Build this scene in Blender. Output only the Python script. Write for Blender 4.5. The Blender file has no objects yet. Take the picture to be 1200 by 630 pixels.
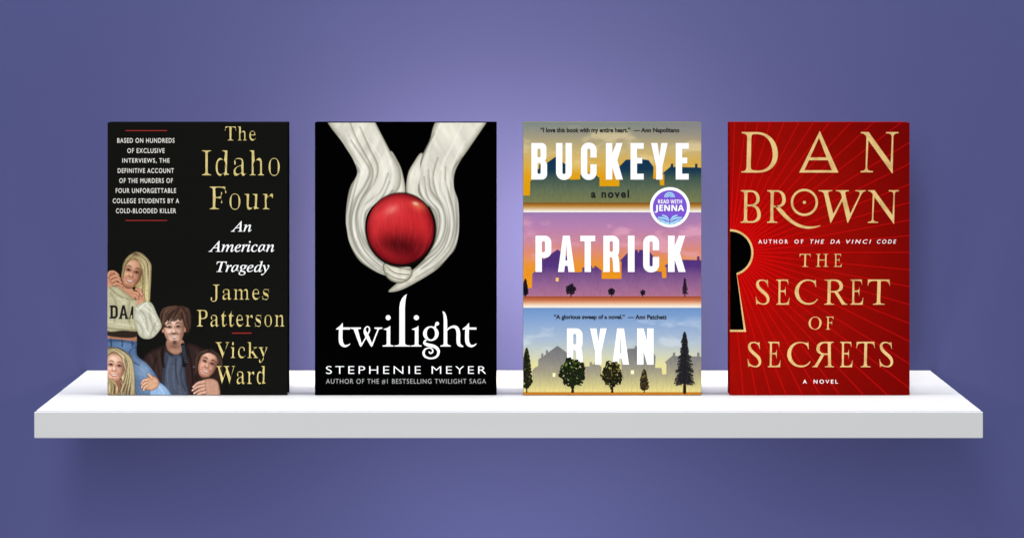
import bpy, math, random
import numpy as np
from mathutils import Vector
from mathutils.geometry import delaunay_2d_cdt

sc = bpy.context.scene
COL = sc.collection
K = 1387.0            # photo pixels per metre in the plane of the book covers
FPX = 3483.6          # focal length in photo pixels (1200 wide)
D_FRONT, D_BOOK, D_WALL = 2.400, 2.5116, 2.7010
CAM_Z = 0.3013
BH = 319.0            # book height in photo pixels
rng = np.random.default_rng(7)
random.seed(7)

# ------------------------------------------------------------------ materials
def s2l(c):
    c = np.asarray(c, dtype=float)
    return np.where(c <= 0.04045, c / 12.92, ((c + 0.055) / 1.055) ** 2.4)

def rgb(r, g, b, k=0.92):
    l = s2l(np.array([r, g, b]) / 255.0) * k
    return (float(l[0]), float(l[1]), float(l[2]), 1.0)

def new_mat(name, col, rough=0.5, spec=0.3):
    m = bpy.data.materials.new(name); m.use_nodes = True
    b = m.node_tree.nodes['Principled BSDF']
    b.inputs['Base Color'].default_value = col
    b.inputs['Roughness'].default_value = rough
    b.inputs['Specular IOR Level'].default_value = spec
    return m

def noisy(m, col2, scale, lo=0.4, hi=0.6, stretch=(1, 1, 1), bump=0.0, bscale=None, detail=4):
    """mix a second base colour in through object-space noise, optional fine bump"""
    nt = m.node_tree; b = nt.nodes['Principled BSDF']
    tc = nt.nodes.new('ShaderNodeTexCoord'); mp = nt.nodes.new('ShaderNodeMapping')
    mp.inputs['Scale'].default_value = stretch
    nt.links.new(tc.outputs['Object'], mp.inputs['Vector'])
    n = nt.nodes.new('ShaderNodeTexNoise'); n.inputs['Scale'].default_value = scale
    n.inputs['Detail'].default_value = detail
    nt.links.new(mp.outputs[0], n.inputs['Vector'])
    r = nt.nodes.new('ShaderNodeMapRange')
    r.inputs['From Min'].default_value = lo; r.inputs['From Max'].default_value = hi
    nt.links.new(n.outputs['Fac'], r.inputs['Value'])
    mx = nt.nodes.new('ShaderNodeMix'); mx.data_type = 'RGBA'
    mx.inputs['A'].default_value = b.inputs['Base Color'].default_value[:]
    mx.inputs['B'].default_value = col2
    nt.links.new(r.outputs[0], mx.inputs['Factor'])
    nt.links.new(mx.outputs['Result'], b.inputs['Base Color'])
    if bump:
        n2 = nt.nodes.new('ShaderNodeTexNoise'); n2.inputs['Scale'].default_value = bscale or scale
        nt.links.new(tc.outputs['Object'], n2.inputs['Vector'])
        bp = nt.nodes.new('ShaderNodeBump'); bp.inputs['Strength'].default_value = bump
        bp.inputs['Distance'].default_value = 0.0004
        nt.links.new(n2.outputs['Fac'], bp.inputs['Height']); nt.links.new(bp.outputs[0], b.inputs['Normal'])
    return m

def print_mat(name, rough=0.45, spec=0.12):
    """printed paper: ink colour stored per vertex"""
    m = new_mat(name, (1, 1, 1, 1), rough, spec)
    nt = m.node_tree
    a = nt.nodes.new('ShaderNodeVertexColor'); a.layer_name = 'ink'
    nt.links.new(a.outputs['Color'], nt.nodes['Principled BSDF'].inputs['Base Color'])
    return m

M = {}
M['wall'] = noisy(new_mat('violet_wall_paint', (0.0580, 0.0645, 0.176, 1), 0.85, 0.1), (0.0605, 0.0670, 0.183, 1), 3.0, bump=0.12, bscale=260)
M['shelf'] = noisy(new_mat('white_shelf_lacquer', (0.73, 0.73, 0.73, 1), 0.5, 0.25), (0.715, 0.715, 0.72, 1), 9.0, stretch=(0.3, 1, 1), bump=0.05, bscale=300)
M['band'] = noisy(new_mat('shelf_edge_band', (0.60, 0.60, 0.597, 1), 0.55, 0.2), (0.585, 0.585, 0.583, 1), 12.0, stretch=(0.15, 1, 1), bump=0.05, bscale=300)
M['groove_shade'] = new_mat('shelf_seam_shade', (0.42, 0.42, 0.56, 1), 0.8, 0.1)  # lilac tone stands in for the shadow in the front groove
M['paper'] = noisy(new_mat('page_edges', (0.72, 0.66, 0.52, 1), 0.9, 0.1), (0.6, 0.54, 0.42, 1), 40, stretch=(1, 60, 1))
M['print'] = print_mat('printed_jacket', 0.5, 0.0)
M['black'] = new_mat('black_jacket', rgb(2, 2, 3), 0.5, 0.0)
M['charcoal'] = new_mat('charcoal_jacket', rgb(20, 20, 18), 0.5, 0.0)
M['red'] = new_mat('red_jacket', rgb(135, 10, 6), 0.5, 0.0)
M['olive'] = new_mat('olive_jacket', rgb(120, 120, 90), 0.5, 0.0)
M['white'] = new_mat('white_ink', (0.93, 0.93, 0.93, 1), 0.5, 0.1)
M['cream'] = new_mat('cream_ink', rgb(236, 232, 222), 0.5, 0.1)
M['softwhite'] = new_mat('soft_white_ink', rgb(205, 205, 205), 0.5, 0.1)
M['grey'] = new_mat('grey_ink', rgb(176, 176, 176), 0.5, 0.1)
M['ink'] = new_mat('dark_ink', rgb(18, 17, 20), 0.5, 0.1)
M['gold1'] = noisy(new_mat('pale_gold_ink', rgb(224, 205, 134), 0.5, 0.1), rgb(206, 186, 114), 120)
M['redink'] = new_mat('red_ink', rgb(150, 34, 30), 0.5, 0.1)
M['foil'] = noisy(new_mat('gold_foil', rgb(228, 194, 126), 0.45, 0.1), rgb(190, 148, 88), 90, lo=0.46, hi=0.75, detail=8)
M['purple'] = new_mat('purple_sticker', rgb(118, 72, 205), 0.4, 0.2)
M['skyblue'] = new_mat('pale_blue_ink', rgb(165, 222, 245), 0.5, 0.1)

# ------------------------------------------------------------------ object helpers
def link(name, me, mat=None, parent=None, loc=None):
    o = bpy.data.objects.new(name, me); COL.objects.link(o)
    if mat is not None: me.materials.append(mat)
    if parent is not None: o.parent = parent
    if loc is not None: o.location = loc
    return o

def box_mesh(name, x0, x1, y0, y1, z0, z1, bev=0.0, seg=2):
    import bmesh
    bm = bmesh.new()
    vs = [bm.verts.new((x, y, z)) for x in (x0, x1) for y in (y0, y1) for z in (z0, z1)]
    for f in ((0, 1, 3, 2), (4, 6, 7, 5), (0, 4, 5, 1), (2, 3, 7, 6), (0, 2, 6, 4), (1, 5, 7, 3)):
        bm.faces.new([vs[i] for i in f])
    bmesh.ops.recalc_face_normals(bm, faces=bm.faces)
    if bev: bmesh.ops.bevel(bm, geom=list(bm.edges), offset=bev, segments=seg, affect='EDGES', profile=0.5)
    me = bpy.data.meshes.new(name); bm.to_mesh(me); bm.free()
    return me

# ------------------------------------------------------------------ flat lettering geometry (book pixels, v down)
def catmull(pts, n=8, closed=False):
    P = np.array(pts, float); out = []
    N = len(P)
    rngi = range(N) if closed else range(N - 1)
    for i in rngi:
        if closed: p0, p1, p2, p3 = P[i - 1], P[i], P[(i + 1) % N], P[(i + 2) % N]
        else: p0, p1, p2, p3 = P[max(i - 1, 0)], P[i], P[i + 1], P[min(i + 2, N - 1)]
        for k in range(n):
            t = k / n
            out.append(0.5 * ((2 * p1) + (-p0 + p2) * t + (2 * p0 - 5 * p1 + 4 * p2 - p3) * t * t + (-p0 + 3 * p1 - 3 * p2 + p3) * t ** 3))
    if not closed: out.append(P[-1])
    return np.array(out)

def ribbon(pts, widths, n=6, smooth=True):
    """variable-width stroke as a list of quads"""
    if np.isscalar(widths): widths = [widths] * len(pts)
    Q = np.array([(p[0], p[1], w) for p, w in zip(pts, widths)], float)
    if smooth: Q = catmull(Q, n)
    d = np.gradient(Q[:, :2], axis=0); d /= (np.linalg.norm(d, axis=1)[:, None] + 1e-9)
    nrm = np.stack([-d[:, 1], d[:, 0]], 1)
    L = Q[:, :2] + nrm * Q[:, 2:3] / 2; R = Q[:, :2] - nrm * Q[:, 2:3] / 2
    return [[tuple(L[i]), tuple(L[i + 1]), tuple(R[i + 1]), tuple(R[i])] for i in range(len(Q) - 1)]

def ell(cx, cy, rx, ry, n=36):
    return [(cx + rx * math.cos(2 * math.pi * i / n), cy + ry * math.sin(2 * math.pi * i / n)) for i in range(n)]

def rr(x0, y0, x1, y1, r, corners=(1, 1, 1, 1), n=6):
    """rounded rectangle, corners tl tr br bl"""
    out = []
    for (cx, cy, sx, sy, a0, on) in ((x0, y0, 1, 1, 180, corners[0]), (x1, y0, -1, 1, 270, corners[1]),
                                     (x1, y1, -1, -1, 0, corners[2]), (x0, y1, 1, -1, 90, corners[3])):
        if not on: out.append((cx, cy)); continue
        ox, oy = cx + sx * r, cy + sy * r
        for i in range(n + 1):
            a = math.radians(a0 + 90 * i / n)
            out.append((ox + r * math.cos(a), oy + r * math.sin(a)))
    return out

def rect(x0, y0, x1, y1): return [(x0, y0), (x1, y0), (x1, y1), (x0, y1)]

def inside(P, poly):
    px, py = P[:, 0], P[:, 1]; q = np.array(poly); c = np.zeros(len(P), bool)
    x, y = q[:, 0], q[:, 1]; xn, yn = np.roll(x, -1), np.roll(y, -1)
    for i in range(len(q)):
        cond = (y[i] > py) != (yn[i] > py)
        if not cond.any(): continue
        c ^= cond & (px < (xn[i] - x[i]) * (py - y[i]) / (yn[i] - y[i] + 1e-12) + x[i])
    return c

def tri_fill(pos, neg=()):
    verts, edges = [], []
    for poly in list(pos) + list(neg):
        b = len(verts); n = len(poly)
        verts += [Vector((float(p[0]), float(p[1]))) for p in poly]
        edges += [(b + i, b + (i + 1) % n) for i in range(n)]
    r = delaunay_2d_cdt(verts, edges, [], 0, 1e-5)
    V = np.array([(v.x, v.y) for v in r[0]]); F = np.array([f for f in r[2] if len(f) == 3])
    c = V[F].mean(1); keep = np.zeros(len(F), bool)
    for p in pos: keep |= inside(c, p)
    for p in neg: keep &= ~inside(c, p)
    return V, F[keep]

class Ink:
    """collects flat shapes in book pixels, builds one thin printed mesh"""
    def __init__(self): self.V = []; self.F = []; self.n = 0
    def add(self, V, F):
        self.V.append(np.asarray(V, float)); self.F += [[i + self.n for i in f] for f in F]; self.n += len(V)
    def shape(self, pos, neg=()):
        V, F = tri_fill(pos, neg); self.add(V, F.tolist())
    def glyph(self, pos, neg, box, src):
        """map source box (x0,y0,x1,y1) onto book box (u0,v0,u1,v1)"""
        f = lambda poly: [((p[0] - src[0]) / (src[2] - src[0]) * (box[2] - box[0]) + box[0],
                           (p[1] - src[1]) / (src[3] - src[1]) * (box[3] - box[1]) + box[1]) for p in poly]
        self.shape([f(p) for p in pos], [f(p) for p in neg])
    def text(self, s, box, style='sans', off=0.0, shear=0.0, track=1.0, word=1.0, mirror=False, thin=0.0):
        V, F = font_mesh(s, style, off, shear, track, word, thin)
        x0, x1 = V[:, 0].min(), V[:, 0].max(); y0, y1 = V[:, 1].min(), V[:, 1].max()
        t = (V[:, 0] - x0) / (x1 - x0)
        if mirror: t = 1 - t
        u = box[0] + t * (box[2] - box[0]); v = box[3] - (V[:, 1] - y0) / (y1 - y0) * (box[3] - box[1])
        self.add(np.stack([u, v], 1), F)
    def build(self, name, mat, parent, W, lift, label=None):
        V = np.concatenate(self.V)
        co = np.stack([(V[:, 0] - W / 2) / K, np.full(len(V), -lift), (BH - V[:, 1]) / K], 1)
        me = bpy.data.meshes.new(name); me.from_pydata(co.tolist(), [], self.F); me.update()
        o = link(name, me, mat, parent)
        if label: o['label'] = label
        return o

STY = {'bold': (0x1D400, 0x1D41A), 'ital': (0x1D434, 0x1D44E), 'bolditalic': (0x1D468, 0x1D482), 'sansbold': (0x1D5D4, 0x1D5EE)}
def restyle(s, style):
    if style not in STY: return s
    U, L = STY[style]; o = ''
    for c in s:
        if 'A' <= c <= 'Z': o += chr(U + ord(c) - 65)
        elif 'a' <= c <= 'z': o += '\u210e' if (style == 'ital' and c == 'h') else chr(L + ord(c) - 97)
        else: o += c
    return o

TYPE = bpy.data.scenes.new('typesetting')
def font_mesh(s, style, off, shear, track, word, thin=0.0):
    keep = bpy.data.curves.get('typeface') or bpy.data.curves.new('typeface', 'FONT')   # keeps the built-in font loaded
    c = bpy.data.curves.new('lettering', 'FONT'); c.body = restyle(s, style); c.offset = off; c.shear = shear
    c.space_character = track; c.space_word = word; c.resolution_u = 5; c.fill_mode = 'BOTH'
    o = bpy.data.objects.new('lettering', c); TYPE.collection.objects.link(o)
    TYPE.view_layers[0].update()
    dg = TYPE.view_layers[0].depsgraph
    me = bpy.data.meshes.new_from_object(o.evaluated_get(dg))
    V = np.array([v.co[:2] for v in me.vertices]); F = [list(p.vertices) for p in me.polygons]
    bpy.data.objects.remove(o); bpy.data.curves.remove(c); bpy.data.meshes.remove(me)
    if thin:      # slim the upright strokes only: move the outline sideways, leave hairlines as they are
        key = {}; idx = np.array([key.setdefault((round(x, 5), round(y, 5)), len(key)) for x, y in V])
        V2 = np.zeros((len(key), 2)); V2[idx] = V; F = [[idx[i] for i in f] for f in F]; V = V2
        ed = {}
        for f in F:
            if len(set(f)) < 3: continue
            p = V[f]; ar = sum(p[i][0] * p[(i + 1) % len(f)][1] - p[(i + 1) % len(f)][0] * p[i][1] for i in range(len(f)))
            g = f if ar > 0 else f[::-1]
            for i in range(len(g)): ed[(g[i], g[(i + 1) % len(g)])] = 1
        nx = np.zeros(len(V)); cnt = np.zeros(len(V))
        for (a, b_) in ed:
            if (b_, a) in ed: continue
            d = V[b_] - V[a]; L = math.hypot(*d) + 1e-12
            for i in (a, b_): nx[i] += d[1] / L; cnt[i] += 1
        V[:, 0] -= thin * np.clip(nx / np.maximum(cnt, 1), -1, 1) * np.where(cnt > 0, 1, 0)
    return V, F

# ------------------------------------------------------------------ printed pictures: ink colours on a fine mesh
def vnoise(U, V, f, seed):
    r = np.random.default_rng(seed); T = r.random((64, 64))
    x, y = U * f, V * f; xi, yi = np.floor(x).astype(int), np.floor(y).astype(int)
    fx, fy = x - xi, y - yi; fx = fx * fx * (3 - 2 * fx); fy = fy * fy * (3 - 2 * fy)
    g = lambda a, b: T[a % 64, b % 64]
    return (g(xi, yi) * (1 - fx) + g(xi + 1, yi) * fx) * (1 - fy) + (g(xi, yi + 1) * (1 - fx) + g(xi + 1, yi + 1) * fx) * fy

def fbm(U, V, f, seed, o=3):
    s = 0; a = 0.5; t = 0
    for i in range(o): s = s + a * vnoise(U, V, f * 2 ** i, seed + i); t += a; a *= 0.5
    return s / t

class Picture:
    def __init__(self, u0, v0, u1, v1, S=3.0, base=(0, 0, 0)):
        self.nu, self.nv = int(round((u1 - u0) * S)) + 1, int(round((v1 - v0) * S)) + 1
        self.U, self.V = np.meshgrid(np.linspace(u0, u1, self.nu), np.linspace(v0, v1, self.nv))
        self.C = np.zeros(self.U.shape + (3,)); self.C[:] = np.array(base) / 255.0
        self.A = np.ones(self.U.shape)
        self.S = S; self.u0, self.v0 = u0, v0
    def sl(self, x0, y0, x1, y1):
        a = max(int((x0 - self.u0) * self.S) - 1, 0); b = min(int((x1 - self.u0) * self.S) + 3, self.nu)
        c = max(int((y0 - self.v0) * self.S) - 1, 0); d = min(int((y1 - self.v0) * self.S) + 3, self.nv)
        return slice(c, max(d, c)), slice(a, max(b, a))
    def blend(self, sl, cov, color):
        if cov.size == 0: return
        U, V = self.U[sl], self.V[sl]
        col = color(U, V) if callable(color) else np.broadcast_to(np.array(color) / 255.0, cov.shape + (3,))
        self.C[sl] = self.C[sl] * (1 - cov[..., None]) + col * cov[..., None]
    def sdf(self, sl, poly):
        U, V = self.U[sl], self.V[sl]; q = np.array(poly, float)
        d2 = np.full(U.shape, 1e18); ins = np.zeros(U.shape, bool)
        for i in range(len(q)):
            a, b = q[i], q[(i + 1) % len(q)]; e = b - a; L = e @ e + 1e-12
            t = np.clip(((U - a[0]) * e[0] + (V - a[1]) * e[1]) / L, 0, 1)
            d2 = np.minimum(d2, (U - a[0] - t * e[0]) ** 2 + (V - a[1] - t * e[1]) ** 2)
            c = (a[1] > V) != (b[1] > V)
            ins ^= c & (U < (b[0] - a[0]) * (V - a[1]) / (b[1] - a[1] + 1e-12) + a[0])
        d = np.sqrt(d2); return np.where(ins, -d, d)
    def poly(self, pts, color, soft=0.5, alpha=1.0, smooth=False, rim=None, rimw=3.0, n=6, clip=None):
        """filled outline; rim = colour towards the outline (printed modelling of a round form)"""
        q = catmull(pts, n, True) if smooth else np.array(pts, float)
        m = soft + 1
        sl = self.sl(q[:, 0].min() - m, q[:, 1].min() - m, q[:, 0].max() + m, q[:, 1].max() + m)
        if self.U[sl].size == 0: return
        sd = self.sdf(sl, q); cov = np.clip(0.5 - sd / soft, 0, 1) * alpha
        if clip is not None: cov = cov * np.clip(0.5 - self.sdf(sl, clip) / 0.5, 0, 1)
        if rim is None: self.blend(sl, cov, color)
        else:
            t = np.clip(-sd / rimw, 0, 1)[..., None]; t = t * (2 - t)
            c1 = color(self.U[sl], self.V[sl]) if callable(color) else np.array(color) / 255.0
            col = np.array(rim) / 255.0 * (1 - t) + c1 * t
            self.C[sl] = self.C[sl] * (1 - cov[..., None]) + col * cov[..., None]
    def ellipse(self, cx, cy, rx, ry, color, rot=0, **kw):
        a = math.radians(rot); p = []
        for i in range(28):
            t = 2 * math.pi * i / 28; x, y = rx * math.cos(t), ry * math.sin(t)
            p.append((cx + x * math.cos(a) - y * math.sin(a), cy + x * math.sin(a) + y * math.cos(a)))
        self.poly(p, color, **kw)
    def glow(self, cx, cy, rx, ry, color, alpha=0.6, rot=0, clip=None):
        a = math.radians(rot); m = max(rx, ry) * 2.4
        sl = self.sl(cx - m, cy - m, cx + m, cy + m)
        if self.U[sl].size == 0: return
        x = (self.U[sl] - cx) * math.cos(a) + (self.V[sl] - cy) * math.sin(a)
        y = -(self.U[sl] - cx) * math.sin(a) + (self.V[sl] - cy) * math.cos(a)
        cov = np.exp(-(x / rx) ** 2 - (y / ry) ** 2) * alpha
        if clip is not None: cov = cov * np.clip(0.5 - self.sdf(sl, clip) / 0.6, 0, 1)
        self.blend(sl, cov, color)
    def line(self, pts, widths, color, soft=0.5, alpha=1.0, smooth=True, clip=None):
        if np.isscalar(widths): widths = [widths] * len(pts)
        Q = np.array([(p[0], p[1], w) for p, w in zip(pts, widths)], float)
        if smooth and len(pts) > 2: Q = catmull(Q, 5)
        m = Q[:, 2].max() + soft + 1
        sl = self.sl(Q[:, 0].min() - m, Q[:, 1].min() - m, Q[:, 0].max() + m, Q[:, 1].max() + m)
        U, V = self.U[sl], self.V[sl]
        if U.size == 0: return
        sd = np.full(U.shape, 1e9)
        for i in range(len(Q) - 1):
            a, b = Q[i, :2], Q[i + 1, :2]; e = b - a; L = e @ e + 1e-12
            t = np.clip(((U - a[0]) * e[0] + (V - a[1]) * e[1]) / L, 0, 1)
            w = Q[i, 2] * (1 - t) + Q[i + 1, 2] * t
            sd = np.minimum(sd, np.hypot(U - a[0] - t * e[0], V - a[1] - t * e[1]) - w / 2)
        cov = np.clip(0.5 - sd / soft, 0, 1) * alpha
        if clip is not None: cov = cov * np.clip(0.5 - self.sdf(sl, clip) / 0.5, 0, 1)
        self.blend(sl, cov, color)
    def grade(self, v0, v1, stops, u0=-1e9, u1=1e9):
        """vertical run of printed colours between v0 and v1"""
        m = (self.V >= v0) & (self.V < v1) & (self.U >= u0) & (self.U <= u1)
        x = [s[0] for s in stops]
        for k in range(3): self.C[..., k][m] = np.interp(self.V[m], x, [s[1][k] / 255.0 for s in stops])
    def build(self, name, parent, W, lift, mat=None, k=0.89, label=None, masked=False):
        nu, nv = self.nu, self.nv
        co = np.stack([(self.U.ravel() - W / 2) / K, np.full(nu * nv, -lift), (BH - self.V.ravel()) / K], 1)
        idx = np.arange(nu * nv).reshape(nv, nu)
        q = np.stack([idx[1:, :-1], idx[1:, 1:], idx[:-1, 1:], idx[:-1, :-1]], -1)
        if masked: q = q[(self.A[1:, :-1] + self.A[:-1, 1:]) > 1.0]
        q = q.reshape(-1, 4)
        if masked:
            used = np.unique(q); remap = np.full(nu * nv, -1); remap[used] = np.arange(len(used))
            q = remap[q]; co = co[used]
        me = bpy.data.meshes.new(name)
        me.vertices.add(len(co)); me.vertices.foreach_set('co', co.astype(np.float32).ravel())
        me.loops.add(q.size); me.loops.foreach_set('vertex_index', q.astype(np.int32).ravel())
        me.polygons.add(len(q)); me.polygons.foreach_set('loop_start', (np.arange(len(q)) * 4).astype(np.int32))
        me.polygons.foreach_set('loop_total', np.full(len(q), 4, np.int32))
        me.update(calc_edges=True)
        lin = s2l(np.clip(self.C.reshape(-1, 3), 0, 1)) * k
        if masked: lin = lin[used]
        a = me.color_attributes.new('ink', 'FLOAT_COLOR', 'POINT')
        a.data.foreach_set('color', np.concatenate([lin, np.ones((len(lin), 1))], 1).astype(np.float32).ravel())
        o = link(name, me, mat or M['print'], parent)
        if label: o['label'] = label
        return o

# ------------------------------------------------------------------ the setting: wall
me = box_mesh('wall', -4.0, 4.0, D_WALL, D_WALL + 0.1, -2.6, 3.0)
wall = link('wall', me, M['wall'])
wall['kind'] = 'structure'

# ------------------------------------------------------------------ the shelf
XC = 596.0
sx0, sx1 = (40 - XC) * D_FRONT / FPX, (1152 - XC) * D_FRONT / FPX
TH = (513 - 45) * D_FRONT / FPX - CAM_Z
shelf = bpy.data.objects.new('floating_shelf', None); COL.objects.link(shelf)
shelf.location = (0, D_WALL, -TH)
shelf['label'] = 'long white wall shelf with a pale grey front edge carrying four books'
shelf['category'] = 'shelf'
yb = -0.0005                         # back of the shelf, just touching the wall
yf = D_FRONT - D_WALL
link('shelf_board', box_mesh('shelf_board', sx0, sx1, yf + 0.0110, yb, 0.0, TH, 0.0004), M['shelf'], shelf)
link('seam_shade_strip', box_mesh('seam_shade_strip', sx0 + 0.0003, sx1 - 0.0003, yf + 0.0042, yf + 0.0109, 0.0006, TH - 0.0005), M['groove_shade'], shelf)  # nearly flush strip, groove shade put into its colour
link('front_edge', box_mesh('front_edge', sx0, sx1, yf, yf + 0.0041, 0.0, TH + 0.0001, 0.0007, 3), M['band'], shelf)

# ------------------------------------------------------------------ books
def make_book(px0, W, board_mat, label, T=0.022):
    t = bpy.data.objects.new('hardcover_book', None); COL.objects.link(t)
    t.location = ((px0 + W / 2 - XC) / K, D_BOOK, 0.0003)
    t['label'] = label; t['category'] = 'book'; t['group'] = 'books standing in a row on the shelf'
    w, h = W / K / 2, BH / K
    link('front_board', box_mesh('front_board', -w, w, 0, 0.0022, 0, h, 0.0003), board_mat, t)
    link('back_board', box_mesh('back_board', -w, w, T - 0.0022, T, 0, h, 0.0003), board_mat, t)
    link('spine', box_mesh('spine', -w, -w + 0.002, 0.0023, T - 0.0023, 0, h, 0.0003), board_mat, t)
    link('page_block', box_mesh('page_block', -w + 0.0022, w - 0.0035, 0.0024, T - 0.0024, 0.0032, h - 0.0032, 0.0003), M['paper'], t)
    return t
L1, L2, L3 = 0.00012, 0.00026, 0.00040       # print layers in front of the board

# ================================================================== book: charcoal, four young people
W = 211.0
b = make_book(126, W, M['charcoal'], 'leftmost book, black cover with gold serif title and four smiling people')
P = Picture(0, 140, 140, 318.6, 3.2, (20, 20, 18))

def hairstrands(pic, clip, seed, n, box, cols, slant=(0, 1), w=0.8, curve=3, alpha=0.55):
    r = random.Random(seed)
    for i in range(n):
        x = r.uniform(box[0], box[2]); y = r.uniform(box[1], box[3]); L = r.uniform(8, 22)
        k = r.uniform(-curve, curve)
        pic.line([(x, y), (x + slant[0] * L / 2 + k, y + slant[1] * L / 2), (x + slant[0] * L, y + slant[1] * L)],
                 [w, w * r.uniform(0.7, 1.6), 0.3], r.choice(cols), 0.7, alpha, clip=clip)

def flow(pic, inner, outer, n, cols, seed, w=.9, alpha=.8):
    """hair running between two guide curves"""
    r = random.Random(seed); A, B = catmull(inner, 6), catmull(outer, 6)
    for i in range(n):
        t = r.random(); j = r.uniform(-.06, .06); ph = r.uniform(0, 6)
        a, z = (0, 1) if r.random() < .5 else sorted((r.uniform(0, .6), r.uniform(.5, 1)))
        pts = []
        for q in np.linspace(a, z, 6):
            k = min(int(q * (len(A) - 1)), len(A) - 1); tt = t + j * q + .03 * math.sin(5 * q + ph)
            pts.append((A[k][0] * (1 - tt) + B[k][0] * tt, A[k][1] * (1 - tt) + B[k][1] * tt))
        pic.line(pts, [.3, w * .8, w, w * r.uniform(.7, 1.3), w * .7, .25], r.choice(cols), .6, alpha * r.uniform(.5, 1))

def face(pic, cx, cy, rx, ry, rot, skin, shade, light, lip=(150, 70, 60), brow=(90, 62, 40), lx=-1, grin=1.0, beard=False):
    a = math.radians(rot); ca, sa = math.cos(a), math.sin(a)
    T = lambda x, y: (cx + x * rx * ca - y * ry * sa, cy + x * rx * sa + y * ry * ca)
    outline = [T(*p) for p in ((0, -1), (.55, -.88), (.9, -.45), (.95, .05), (.84, .48), (.52, .86), (.16, 1.03), (-.16, 1.03), (-.52, .86), (-.84, .48), (-.95, .05), (-.9, -.45), (-.55, -.88))]
    clip = catmull(outline, 4, True)
    pic.poly(outline, skin, 0.6, smooth=True, rim=shade, rimw=rx * 0.42)
    pic.glow(*T(.62 * -lx, .15), rx * .42, ry * .75, shade, .55, rot, clip)
    pic.glow(*T(.30 * lx, -.55), rx * .5, ry * .28, light, .6, rot, clip)
    pic.glow(*T(-.5, .22), rx * .24, ry * .17, light, .55, rot, clip)
    pic.glow(*T(.5, .22), rx * .24, ry * .17, light, .45, rot, clip)
    pic.glow(*T(-.55, .34), rx * .24, ry * .14, (205, 105, 85), .3, rot, clip)
    pic.glow(*T(.55, .34), rx * .24, ry * .14, (205, 105, 85), .3, rot, clip)
    for s in (-1, 1):
        pic.glow(*T(.40 * s, -.17), rx * .27, ry * .13, shade, .7, rot)
        pic.line([T(.20 * s, -.33), T(.42 * s, -.40), T(.66 * s, -.31)], [.7 * rx / 9, 1.2 * rx / 9, .4 * rx / 9], brow, 1.1, .75)
        pic.glow(*T(.40 * s, -.10), rx * .24, ry * .07, shade, .8, rot)
        pic.ellipse(*T(.40 * s, -.115), rx * .17, ry * .036, (214, 200, 188), rot, soft=.7, alpha=.5)
        pic.ellipse(*T(.40 * s, -.125), rx * .085, ry * .048, (38, 28, 24), rot, soft=.7, alpha=.95)
        pic.line([T(.20 * s, -.12), T(.40 * s, -.175), T(.63 * s, -.12)], [.5 * rx / 9, .95 * rx / 9, .5 * rx / 9], (44, 30, 25), .8, .9)
        pic.line([T(.24 * s, -.07), T(.42 * s, -.055), T(.58 * s, -.085)], .4 * rx / 9, (96, 62, 50), .9, .6)
    pic.line([T(.08 * -lx, -.15), T(.10 * -lx, .12)], 1.1 * rx / 9, shade, 1.3, .5)
    pic.glow(*T(.04 * lx, .14), rx * .09, ry * .12, light, .8, rot)
    pic.glow(*T(0, .275), rx * .2, ry * .05, shade, .95, rot)
    for s in (-1, 1): pic.ellipse(*T(.12 * s, .262), rx * .05, ry * .02, (110, 62, 50), rot, soft=.9, alpha=.7)
    for s in (-1, 1): pic.glow(*T(.20 * s, .20), rx * .08, ry * .07, shade, .55, rot)
    pic.glow(*T(.9 * -lx, 0), rx * .3, ry * .9, tuple(v * .6 for v in shade), .55, rot, clip)
    pic.glow(*T(0, 1.0), rx * .6, ry * .14, tuple(v * .7 for v in shade), .6, rot, clip)
    pic.glow(*T(0, -.95), rx * .8, ry * .16, shade, .6, rot, clip)
    g = grin
    pic.poly([T(-.44 * g, .43), T(-.15, .46), T(0, .47), T(.15, .46), T(.44 * g, .43), T(.25 * g, .60), T(0, .66), T(-.25 * g, .60)], lip, .7, smooth=True, n=4)
    pic.poly([T(-.35 * g, .47), T(0, .50), T(.35 * g, .47), T(.2 * g, .55), T(0, .585), T(-.2 * g, .55)], (232, 224, 214), .7, smooth=True, n=4)
    pic.glow(*T(0, .80), rx * .25, ry * .05, shade, .5, rot)
    for s in (-1, 1): pic.line([T(.26 * s, .22), T(.46 * s * g, .34), T(.50 * s * g, .46)], .6, shade, .9, .55)
    if beard:
        pic.glow(*T(0, .33), rx * .42, ry * .055, (70, 45, 35), .85, rot)
        pic.glow(*T(0, .88), rx * .20, ry * .12, (62, 40, 32), .85, rot, clip)
        pic.glow(*T(-.7, .55), rx * .2, ry * .3, (120, 82, 62), .35, rot, clip)
        pic.glow(*T(.7, .55), rx * .2, ry * .3, (120, 82, 62), .35, rot, clip)
    return clip

def hand(pic, wrist, palm, size, skin, shade, fingers):
    """a printed hand: palm, then every finger as its own tapered stroke"""
    pic.line([wrist, palm], [size * .9, size * 1.15], skin, .6)
    pic.glow(palm[0], palm[1], size * .4, size * .5, shade, .35)
    for pts in fingers:
        pic.line(pts, [size * .42, size * .38, size * .25], shade, .8)
        pic.line([(p[0] - .25, p[1] - .3) for p in pts], [size * .30, size * .27, size * .17], skin, .6)

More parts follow.
